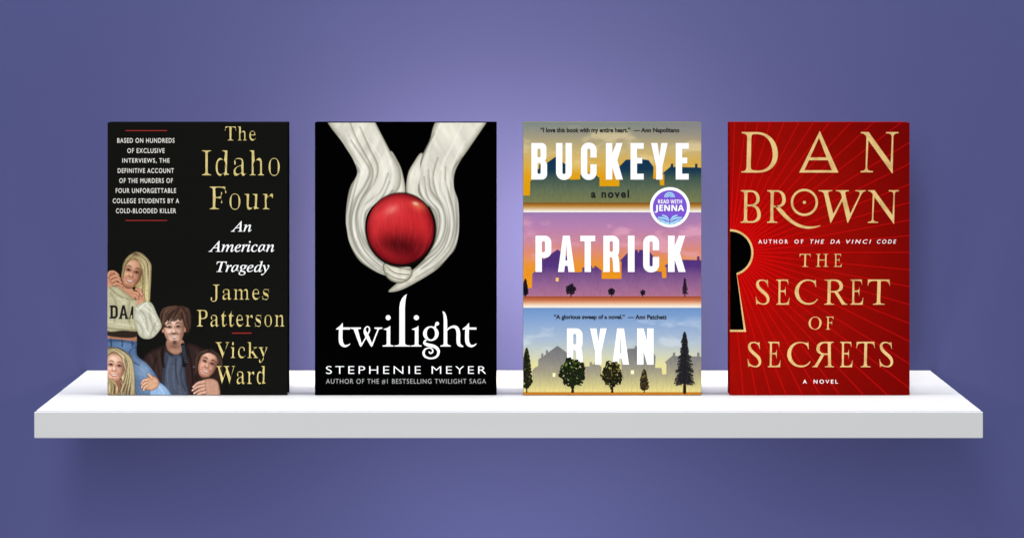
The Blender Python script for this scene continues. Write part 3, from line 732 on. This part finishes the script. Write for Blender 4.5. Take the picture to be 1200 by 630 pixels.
# ================================================================== book: three coloured bands of houses
W = 209.0
b = make_book(613, W, M['olive'], 'third book from the left, three coloured bands of houses and trees with white block letters')
P = Picture(0.3, 0.3, W - 0.3, 318.7, 3.0, (200, 180, 120))
P.grade(-1, 93.9, [(0, (124, 134, 130)), (16, (160, 152, 128)), (34, (203, 178, 116)), (50, (218, 172, 72)), (62, (224, 162, 28)), (76, (226, 158, 10)), (95, (226, 158, 10))])
P.grade(93.9, 105.2, [(93.9, (122, 76, 26)), (96, (160, 104, 34)), (99, (196, 150, 84)), (102, (228, 204, 170)), (104, (246, 240, 226)), (105.2, (252, 250, 246))])
P.grade(105.2, 203.5, [(105, (158, 122, 174)), (125, (188, 130, 170)), (140, (206, 136, 150)), (152, (222, 138, 112)), (164, (232, 146, 62)), (176, (234, 148, 32)), (204, (236, 150, 30))])
P.grade(203.5, 216.9, [(203.5, (140, 58, 34)), (205, (172, 84, 56)), (208, (192, 112, 72)), (211, (222, 166, 130)), (214, (240, 216, 190)), (216.9, (250, 240, 226))])
P.grade(216.9, 315.5, [(217, (108, 146, 196)), (235, (136, 164, 202)), (255, (166, 182, 200)), (272, (198, 200, 178)), (285, (220, 212, 148)), (300, (226, 216, 140)), (316, (226, 216, 140))])
P.grade(315.5, 320, [(315.5, (150, 88, 26)), (316.5, (196, 124, 36)), (319, (184, 110, 30))])
# clouds and warm light from one side of each printed sky
U, V = P.U, P.V
cl = fbm(U * 1.0, V * 2.0, .035, 21, 4)
for (v0, v1, c, a) in ((2, 60, (236, 214, 164), .55), (108, 165, (228, 164, 186), .7), (226, 275, (206, 214, 222), .55)):
    m = np.clip((cl - .52) / .18, 0, 1) * np.clip((V - v0) / 12, 0, 1) * np.clip((v1 - V) / 14, 0, 1) * a
    P.C = P.C * (1 - m[..., None]) + np.array(c) / 255.0 * m[..., None]
m = (np.clip((U - 120) / 90, 0, 1) * np.clip((26 - V) / 26, 0, 1) * .5)[..., None]
P.C = P.C * (1 - m) + np.array((140, 126, 138)) / 255.0 * m
SK = [(-9, 640), (-9, 520), (60, 520), (62, 425), (78, 408), (102, 396), (102, 352), (122, 340), (122, 312), (136, 312), (136, 330), (153, 318), (153, 290), (167, 290), (167, 306),
      (232, 260), (284, 298), (312, 322), (304, 330), (304, 410), (350, 414), (398, 412), (398, 382), (414, 382), (414, 400), (448, 398), (448, 370), (464, 370), (464, 384), (480, 384), (480, 370), (490, 372), (528, 402),
      (528, 458), (662, 458), (662, 342), (652, 336), (706, 280), (752, 278), (752, 262), (772, 264), (772, 280), (780, 280), (780, 264), (806, 262), (806, 276), (858, 282), (880, 312), (892, 330), (888, 408), (932, 410), (936, 452),
      (964, 452), (964, 380), (952, 372), (1006, 326), (1010, 306), (1024, 306), (1024, 328), (1170, 332), (1172, 306), (1186, 306), (1188, 332), (1220, 334), (1220, 640)]
def skyline(dv, dx=0, jit=0):
    r = random.Random(jit)
    return [((x + dx) / 5.742, y / 5.742 + 216 + dv) for x, y in SK]
def gradcol(stops):
    xs = [s[0] for s in stops]
    def f(U, V):
        n = 1 + .10 * (vnoise(U * 1.4, V * .22, 1.0, 31) - .5)
        return np.clip(np.stack([np.interp(V, xs, [s[1][k] / 255.0 for s in stops]) for k in range(3)], -1) * n[..., None], 0, 1)
    return f
def band_clip(v0, v1): return rect(-2, v0, W + 2, v1)
P.poly(skyline(-221.0, -14), gradcol([(38, (12, 48, 82)), (55, (22, 54, 78)), (66, (68, 88, 78)), (80, (100, 112, 84)), (94, (122, 124, 78))]), .5, clip=band_clip(-2, 93.9))
P.poly(skyline(-112.7), gradcol([(147, (78, 48, 116)), (168, (84, 52, 122)), (177, (116, 78, 132)), (190, (146, 98, 140)), (204, (172, 112, 140))]), .5, clip=band_clip(105.2, 203.5))
P.poly(skyline(0), gradcol([(260, (108, 108, 114)), (275, (124, 122, 120)), (290, (150, 144, 124)), (304, (186, 178, 128)), (316, (222, 208, 132))]), .5, clip=band_clip(217, 315.5))
for x, y, c in ((229, 360 - 647 + 647, (250, 196, 120)),):
    P.poly(rect(38.2, 181.6, 41.8, 186), (250, 196, 110), .5)
P.poly(rect(34.6, 293.2, 37.9, 297.6), (250, 240, 180), .5)
P.poly(rect(126.2, 290, 130, 294.4), (250, 244, 190), .5)
P.poly(rect(0, 187.5, 1, 203), (60, 40, 60), .5)
# canvas-like printed grain
g = (vnoise(U * 3.1, V * 3.1, 1.0, 41) - .5) * .05 + (vnoise(U * .9, V * 5.0, 1.0, 43) - .5) * .035
P.C = np.clip(P.C * (1 + g)[..., None], 0, 1)

def tree(pic, x, vb, vt, rx, kind, trunk, seed, leaf, lit, shadow=None, ct=None):
    """one printed tree: branches, then many small leaf clumps; kinds round, column, fir"""
    r = random.Random(seed); h = vb - vt
    tk = max(rx * .11, .5)
    if kind == 'round':
        cb = vb - h * .16; cy = (vt + cb) / 2; ry = (cb - vt) / 2
        pic.line([(x, vb), (x + .1, cb), (x, cy)], [tk * 2.4, tk * 1.7, tk], trunk, .5)
        for k in range(7):
            a = math.radians(-160 + 140 * k / 6); pic.line([(x, cb - 1), (x + rx * .45 * math.cos(a), cy + ry * .5 * math.sin(a) + ry * .2), (x + rx * .85 * math.cos(a), cy + ry * .8 * math.sin(a))], [tk * 1.1, tk * .7, .35], trunk, .5)
        n = int(40 + rx * 30)
        for i in range(n):
            a = r.uniform(0, 2 * math.pi); q = math.sqrt(r.random())
            wob = 1 + .10 * math.sin(5 * a + seed) + .06 * math.sin(9 * a)
            px, py = x + rx * q * wob * math.cos(a), cy + ry * q * wob * math.sin(a)
            s = r.uniform(.5, 1.25) * rx / 12 + .15
            up = (-(px - x) / rx * .4 - (py - cy) / ry)
            c = lit if r.random() < .10 + .14 * up else leaf
            kk = r.uniform(.5, 1.3); c = tuple(min(255, v * kk) for v in c)
            pic.ellipse(px, py, s * 1.3, s * .9, c, r.uniform(0, 180), soft=.45)
    elif kind == 'column':
        pic.line([(x, vb), (x, vb - h * .3)], [tk * 2.2, tk * 1.4], trunk, .5)
        for i in range(int(90 + h * 11)):
            t = r.random(); y = vb - h * (.1 + .9 * t)
            wdt = rx * min(1, (1 - t) ** .62 * 1.15) * (1 if t > .12 else t / .12 * .7 + .3)
            px = x + wdt * r.uniform(-1, 1) * (.85 + .3 * r.random())
            c = lit if r.random() < .12 else leaf
            kk = r.uniform(.5, 1.3); c = tuple(min(255, v * kk) for v in c)
            pic.ellipse(px, y, r.uniform(.4, .9) * (1 + rx * .06), r.uniform(.6, 1.4), c, r.uniform(-25, 25), soft=.45)
    else:
        pic.line([(x, vb), (x, vt)], [tk * 2.6, .4], trunk, .5)
        rows = max(int(h / 2.1), 12)
        for i in range(rows):
            t = (i + .5) / rows; y = vt + h * .86 * t; wd = rx * (.10 + .92 * t ** .85) * r.uniform(.66, 1.12)
            for s in (-1, 1):
                w2 = wd * r.uniform(.8, 1.05)
                pic.line([(x, y - 1), (x + s * w2 * .55, y + h * .012), (x + s * w2, y + h * .025 + r.uniform(-.6, .8))], [1.3 * rx / 12 + .3, 1.5 * rx / 12 + .2, .35], leaf, .5)
                for j in range(int(4 + w2)):
                    q = r.uniform(.15, 1); px = x + s * w2 * q
                    pic.line([(px, y + q), (px + s * r.uniform(.2, 1), y + q + r.uniform(.8, 2.4) * rx / 12)], [.7, .3], (lit if r.random() < .15 else leaf), .45)
blk, dk = (24, 20, 28), (20, 24, 16)
# silhouettes of the middle band
tree(P, 2.6, 203.4, 184, 2.6, 'column', blk, 1, (26, 20, 30), (40, 30, 40))
tree(P, 56, 203.4, 189.6, 5.8, 'round', blk, 2, (28, 22, 32), (44, 34, 44))
tree(P, 103.6, 203.4, 194.3, 4.0, 'round', blk, 3, (28, 22, 32), (44, 34, 44))
tree(P, 140.2, 203.4, 196, 2.8, 'round', blk, 4, (28, 22, 32), (44, 34, 44))
tree(P, 189.6, 203.4, 182.2, 4.2, 'fir', blk, 5, (28, 22, 32), (44, 34, 44))
# trees of the lower band
lf_, lt_ = (26, 34, 18), (92, 104, 42)
tree(P, 4.2, 315.6, 264.6, 6.0, 'column', (34, 24, 16), 6, (28, 30, 20), (80, 84, 44))
tree(P, 142, 315.6, 289.5, 5.2, 'column', (50, 26, 18), 9, (52, 42, 28), (104, 90, 50))
tree(P, 189.3, 315.8, 245.8, 13.2, 'fir', (44, 24, 20), 10, (30, 30, 34), (74, 70, 60))
P.build('cover_picture', b, W, L1, label='printed bands of houses in gold, violet and blue light')

# two printed trees that overlap the lower white letters
P2 = Picture(38, 272, 122, 316.2, 4.5, (0, 0, 0))
P2.C[:] = -1
class Probe(Picture): pass
tree(P2, 58, 315.6, 276.6, 14.6, 'round', (48, 28, 18), 17, lf_, (86, 104, 44))
tree(P2, 104.4, 315.6, 279.4, 12.2, 'round', (58, 30, 20), 18, (34, 34, 20), (142, 128, 52))
P2.A = (P2.C.sum(-1) > -0.5).astype(float)
P2.C = np.clip(P2.C, 0, 1)
P2.build('tree_print', b, W, L3, masked=True, label='two round printed trees overlapping the lowest white letters')

G = {}
Hh = 450
G['B'] = ([rr(0, 0, 194, 232, 62, (0, 1, 1, 0)), rr(0, 205, 202, Hh, 66, (0, 1, 1, 0))], [rr(78, 70, 118, 178, 18), rr(78, 245, 120, 380, 18)], 202)
G['U'] = ([rr(0, 0, 195, 455, 94, (0, 0, 1, 1))], [[(78, -5)] + rr(78, 200, 117, 382, 19, (0, 0, 1, 1))[1:] + [(117, -5)]], 195)
G['U'] = ([rr(0, 0, 195, 455, 94, (0, 0, 1, 1))], [rr(78, -5, 117, 382, 19, (0, 0, 1, 1))], 195)
G['C'] = ([rr(0, -4, 195, 455, 92)], [rr(78, 70, 117, 382, 19), rect(110, 180, 200, 264)], 195)
G['K'] = ([rect(0, 0, 78, Hh), [(128, 0), (203, 0), (140, 215), (207, Hh), (124, Hh), (76, 292), (76, 132)]], [], 205)
G['E'] = ([rect(0, 0, 78, Hh), rect(70, 0, 160, 72), rect(70, 180, 141, 251), rect(70, 378, 160, Hh)], [], 160)
G['Y'] = ([[(0, 0), (79, 0), (103, 168), (127, 0), (205, 0), (141, 292), (141, Hh), (64, Hh), (64, 292)]], [], 205)
G['P'] = ([rect(0, 0, 78, Hh), rr(60, 0, 194, 276, 80, (0, 1, 1, 0))], [rr(78, 68, 117, 206, 18)], 194)
G['A'] = ([[(60, 0), (145, 0), (205, Hh), (129, Hh), (119, 374), (85, 374), (76, Hh), (0, Hh)]], [[(102.5, 88), (114, 308), (91, 308)]], 205)
G['T'] = ([rect(0, 0, 186, 70), rect(54, 60, 132, Hh)], [], 186)
G['R'] = ([rect(0, 0, 78, Hh), rr(60, 0, 194, 268, 78, (0, 1, 1, 0)), [(76, 200), (170, 215), (188, 270), (194, 330), (200, Hh), (122, Hh), (116, 320), (104, 262), (76, 262)]], [rr(78, 68, 117, 200, 18)], 200)
G['I'] = ([rect(0, 0, 80, Hh)], [], 80)
G['N'] = ([rect(0, 0, 76, Hh), rect(119, 0, 195, Hh), [(0, 0), (76, 0), (195, Hh), (119, Hh)]], [], 195)
T_ = Ink()
for s, v0, v1, xs in (('BUCKEYE', 24.1, 66.9, [(9.7, 28.1), (38.6, 57.2), (67.8, 86.2), (97, 116.7), (125.9, 141.3), (149.9, 169.4), (178.9, 194.1)]),):
    for c, (a, z) in zip(s, xs): T_.glyph(G[c][0], G[c][1], (a, v0, z, v1), (0, 0, G[c][2], Hh))
T_.build('title_lettering', M['white'], b, W, L2)
T_ = Ink()
for s, v0, v1, xs in (('PATRICK', 132.5, 175, [(14.5, 33.1), (40.9, 60.4), (67, 84.5), (94, 113.2), (122.8, 130.6), (140.7, 159.4), (169.8, 190.2)]),
                      ('RYAN', 240.9, 283.4, [(51.4, 70.2), (78.4, 97.9), (104.5, 124), (133.6, 152.9)])):
    T_ = Ink()
    for c, (a, z) in zip(s, xs): T_.glyph(G[c][0], G[c][1], (a, v0, z, v1), (0, 0, G[c][2], Hh))
    T_.build('author_lettering', M['white'], b, W, L2)
T_ = Ink()
T_.text('a novel', (79.6, 78.8, 124.3, 88.4), 'sans', 0.034, track=1.25)
T_.build('subtitle_lettering', M['ink'], b, W, L2)
T_ = Ink()
T_.text('\u201cI love this book with my entire heart.\u201d', (20.4, 6.0, 125.6, 13.4), 'sans', 0.034)
T_.text('\u2014 Ann Napolitano', (129.4, 6.3, 183.2, 13.2), 'sans', 0.034)
T_.build('quote_lettering', M['ink'], b, W, L2)
T_ = Ink()
T_.text('\u201cA glorious sweep of a novel.\u201d', (36, 224.8, 119.2, 231.6), 'sans', 0.034)
T_.text('\u2014 Ann Patchett', (122.8, 225.0, 168.3, 230.4), 'sans', 0.034)
T_.build('quote_lettering', M['ink'], b, W, L2)
# round sticker
cx, cy = 172.0, 99.3
me = bpy.data.meshes.new('round_sticker')
import bmesh
bm = bmesh.new()
n = 64
ring = []
for (r, y) in ((23.5, -L2), (23.5, -0.00042), (23.2, -0.00050)):
    ring.append([bm.verts.new(((cx - W / 2 + r * math.cos(2 * math.pi * i / n)) / K, y, (BH - cy + r * math.sin(2 * math.pi * i / n)) / K)) for i in range(n)])
for k in range(2):
    for i in range(n): bm.faces.new((ring[k][i], ring[k][(i + 1) % n], ring[k + 1][(i + 1) % n], ring[k + 1][i]))
bm.faces.new(ring[2]); bmesh.ops.recalc_face_normals(bm, faces=bm.faces)
bm.to_mesh(me); bm.free()
stk = link('round_sticker', me, M['white'], b)
T_ = Ink(); T_.shape([ell(cx, cy, 20.0, 20.0, 60)]); T_.build('sticker_disc', M['purple'], stk, W, 0.00058)
T_ = Ink()
q = lambda X, Y: (X / 9.694 + 137, Y / 9.694 + 66)
T_.text('READ WITH', (*q(205, 236), *q(477, 280)), 'sansbold', 0.0, track=1.04)
T_.text('JENNA', (*q(168, 296), *q(500, 384)), 'sansbold', 0.012)
T_.build('sticker_lettering', M['white'], stk, W, 0.00066)
T_ = Ink()
for r0, r1 in ((60, 48), (42, 31), (25, 14)):
    T_.shape([[q(335 + r0 * math.cos(a), 210 - r0 * math.sin(a)) for a in np.linspace(0, math.pi, 20)] + [q(335 + r1 * math.cos(a), 210 - r1 * math.sin(a)) for a in np.linspace(math.pi, 0, 20)]])
for s in (-1, 1):
    f = lambda pts, ws: T_.shape([[q(338 + s * (p[0]), p[1]) for p in quad] for quad in ribbon(pts, ws)])
    f([(5, 470), (40, 430), (88, 412)], [5, 18, 12])
    f([(5, 482), (60, 448), (136, 438)], [5, 18, 14])
    f([(4, 496), (50, 484), (100, 466), (146, 460)], [5, 10, 14, 6])
    f([(4, 512), (50, 496), (90, 488), (118, 480)], [22, 20, 14, 6])
T_.build('sticker_emblem', M['skyblue'], stk, W, 0.00066)

# ================================================================== book: red with a keyhole
W = 211.0
b = make_book(855, W, M['red'], 'rightmost book, red cover with gold lettering, thin rays and a black keyhole')
P = Picture(0.3, 0.3, W - 0.3, 318.7, 3.2, (130, 10, 6))
KX, KY, KR = 0.5, 152.4, 27.4
d = np.hypot(P.U - KX, (P.V - KY) * .92)
t = np.clip((d - 20) / 215, 0, 1)
c0, c1, c2 = np.array((184, 8, 6)), np.array((150, 12, 6)), np.array((116, 7, 5))
tt = t[..., None]
P.C = np.where(tt < .5, c0 + (c1 - c0) * tt * 2, c1 + (c2 - c1) * (tt * 2 - 1)) / 255.0
P.C *= (1 + .10 * (fbm(P.U, P.V, .05, 77, 4) - .5))[..., None]
ang = np.arctan2(P.V - KY, P.U - KX)
r = random.Random(3)
a0 = -88.0
while a0 < 90:
    a = math.radians(a0)
    rr_ = 290
    w = .55
    P.line([(KX + 24 * math.cos(a), KY + 24 * math.sin(a)), (KX + 70 * math.cos(a), KY + 70 * math.sin(a))], [.9, .9], (232, 14, 16), .8, .9, smooth=False)
    P.line([(KX + 70 * math.cos(a), KY + 70 * math.sin(a)), (KX + rr_ * math.cos(a), KY + rr_ * math.sin(a))], [.8, .9], (222, 16, 18), .9, .78, smooth=False)
    a0 += 5.2 + r.uniform(-.5, .5)
P.build('cover_print', b, W, L1, label='deep red print with thin bright rays spreading from the keyhole')
# keyhole: gold rim and black opening
def keyhole(g):
    """outline right of the book edge, grown by g"""
    R = KR + g; pts = []
    a_end = math.atan2(176.0 - KY, 8.0 - KX)
    for i in range(28):
        a = -math.pi / 2 + (a_end + math.pi / 2) * i / 27
        pts.append((max(KX + R * math.cos(a), 0.3), KY + R * math.sin(a)))
    pts += [(20.3 + g * 1.1 - 1.0, 245.0 + g), (0.3, 245.0 + g)]
    return pts
T_ = Ink(); T_.shape([keyhole(0)]); T_.build('keyhole_rim', M['foil'], b, W, L2)
T_ = Ink(); T_.shape([keyhole(-2.5)]); T_.build('keyhole_opening', M['black'], b, W, L3)
Z7 = lambda X0, Y0, X1, Y1: (X0 / 3.936 - 10, Y0 / 3.936 - 4, X1 / 3.936 - 10, Y1 / 3.936 - 4)
Z8 = lambda X0, Y0, X1, Y1: (X0 / 3.706 - 10, Y0 / 3.706 + 156, X1 / 3.706 - 10, Y1 / 3.706 + 156)
SH = -0.245
T_ = Ink()
T_.text('D', Z7(93, 60, 262, 247), 'ital', 0.001, SH, thin=0.013)
T_.glyph([[(455, 55), (541, 247), (360, 247)]], [[(451.5, 86), (486, 177), (411, 177)], [(405, 190), (492, 190), (511, 236), (384, 236)]], Z7(360, 55, 541, 247), (360, 55, 541, 247))
T_.text('N', Z7(643, 60, 818, 250), 'ital', 0.001, SH, thin=0.010)
T_.text('B', Z7(90, 328, 183, 478), 'ital', 0.001, SH, thin=0.010)
T_.text('P', Z7(212, 328, 298, 478), 'ital', 0.001, SH, thin=0.010)
T_.shape(ribbon([(x / 3.936 - 10, y / 3.936 - 4) for x, y in ((252, 402), (272, 420), (305, 455), (345, 484), (390, 499), (430, 498), (458, 491))], [1.6, 4.6, 4.2, 3.6, 3.0, 2.0, .6]))
T_.shape([ell(384 / 3.936 - 10, 384 / 3.936 - 4, 15.9, 15.9, 48)], [ell(384 / 3.936 - 10, 384 / 3.936 - 4, 13.2, 13.2, 48)])
T_.shape([ell(384 / 3.936 - 10, 384 / 3.936 - 4, 1.9, 1.9, 20)])
T_.text('W', Z7(449, 328, 667, 478), 'ital', 0.001, SH, thin=0.010)
T_.text('N', Z7(677, 328, 820, 482), 'ital', 0.001, SH, thin=0.010)
T_.build('author_lettering', M['foil'], b, W, L3)
T_ = Ink()
for s, y0, y1, xs in (('SECRET', 103, 212, [(150, 210), (240, 297), (320, 420), (448, 548), (561, 617), (637, 733)]),
                      ('SECRETS', 373, 483, [(115, 174), (203, 258), (287, 388), (396, 490), (516, 571), (588, 667), (687, 747)]),
                      ('OF', 264, 320, [(380, 436), (455, 488)]), ('THE', -8, 48, [(341, 389), (412, 465), (490, 524)])):
    for i, (c, (x0, x1)) in enumerate(zip(s, xs)):
        T_.text(c, Z8(x0, y0, x1, y1), 'ital', 0.001, SH, thin=0.008, mirror=(s == 'SECRETS' and i == 3))
T_.build('title_lettering', M['foil'], b, W, L3)
T_ = Ink()
v0, v1 = 555 / 3.936 - 4, 574 / 3.936 - 4
T_.text('AUTHOR', (33.7, v0, 68.2, v1), 'sans', 0.006, track=1.6)
T_.text('OF', (76, v0, 86.2, v1), 'sans', 0.006, track=1.6)
for s, x0, x1 in (('THE', 411, 475), ('DA', 504, 547), ('VINCI', 577, 692), ('CODE', 719, 808)):
    T_.text(s, (x0 / 3.936 - 10, v0, x1 / 3.936 - 10, v1), 'sans', 0.004, 0.25, track=1.5)
T_.build('tagline_lettering', M['white'], b, W, L3)
T_ = Ink()
T_.text('A', (85.8, 300.9, 90.4, 305.5), 'sans', 0.012)
T_.text('NOVEL', (98.4, 300.9, 126.8, 305.5), 'sans', 0.010, track=1.5)
T_.build('subtitle_lettering', M['white'], b, W, L3)

# ------------------------------------------------------------------ camera
cam = bpy.data.cameras.new('camera'); co = bpy.data.objects.new('camera', cam); COL.objects.link(co)
co.location = (0, 0, CAM_Z); co.rotation_euler = (math.radians(90), 0, 0)
cam.sensor_width = 36; cam.lens = FPX * 36 / 1200
cam.shift_x = (600 - XC) / 1200; cam.shift_y = -(315 - 45) / 1200
cam.clip_start = 0.05; cam.clip_end = 50
sc.camera = co

# ------------------------------------------------------------------ light
w = bpy.data.worlds.new('World'); sc.world = w; w.use_nodes = True
bg = w.node_tree.nodes['Background']; bg.inputs[0].default_value = (0.90, 0.94, 1.0, 1); bg.inputs[1].default_value = 0.52

def lamp(name, kind, loc, target, energy, color=(1, 1, 1), **kw):
    l = bpy.data.lights.new(name, kind); l.energy = energy; l.color = color
    for k, v in kw.items(): setattr(l, k, v)
    o = bpy.data.objects.new(name, l); COL.objects.link(o); o.location = loc
    o.rotation_euler = (Vector(target) - Vector(loc)).to_track_quat('-Z', 'Y').to_euler()
    return o
ctr = (0, D_BOOK, 0.1)
lamp('key_light', 'AREA', (-0.20, -0.1, 0.85), ctr, 39.5, (1.0, 0.99, 0.98), shape='RECTANGLE', size=0.34, size_y=1.1)
lamp('overhead_light', 'AREA', (0.0, 2.43, 1.5), (0, 2.47, 0), 40, (1.0, 1.0, 0.99), shape='RECTANGLE', size=3.0, size_y=0.46)
for x in (-0.065, 0.065):
    lamp('hidden_glow_spot', 'SPOT', (x, D_BOOK + 0.026, 0.120), (x, D_WALL, 0.125), 3.2, (1.0, 0.80, 0.60), spot_size=math.radians(170), spot_blend=0.5, shadow_soft_size=0.01)  # unseen spots added behind the books to make the glow on the wall
for x, z, e in ((0.0, -0.22, 3.0), (-0.30, -0.30, 1.9), (0.30, -0.30, 1.9)):
    lamp('added_under_fill', 'SPOT', (x, D_WALL - 0.24, z), (x, D_WALL, -0.05), e, (1.0, 0.93, 0.85), spot_size=math.radians(125), spot_blend=1.0, shadow_soft_size=0.04)  # added fill spots out of view, brightening the wall below the shelf

sc.view_settings.view_transform = 'Standard'; sc.view_settings.look = 'None'
sc.view_settings.exposure = 0; sc.view_settings.gamma = 1
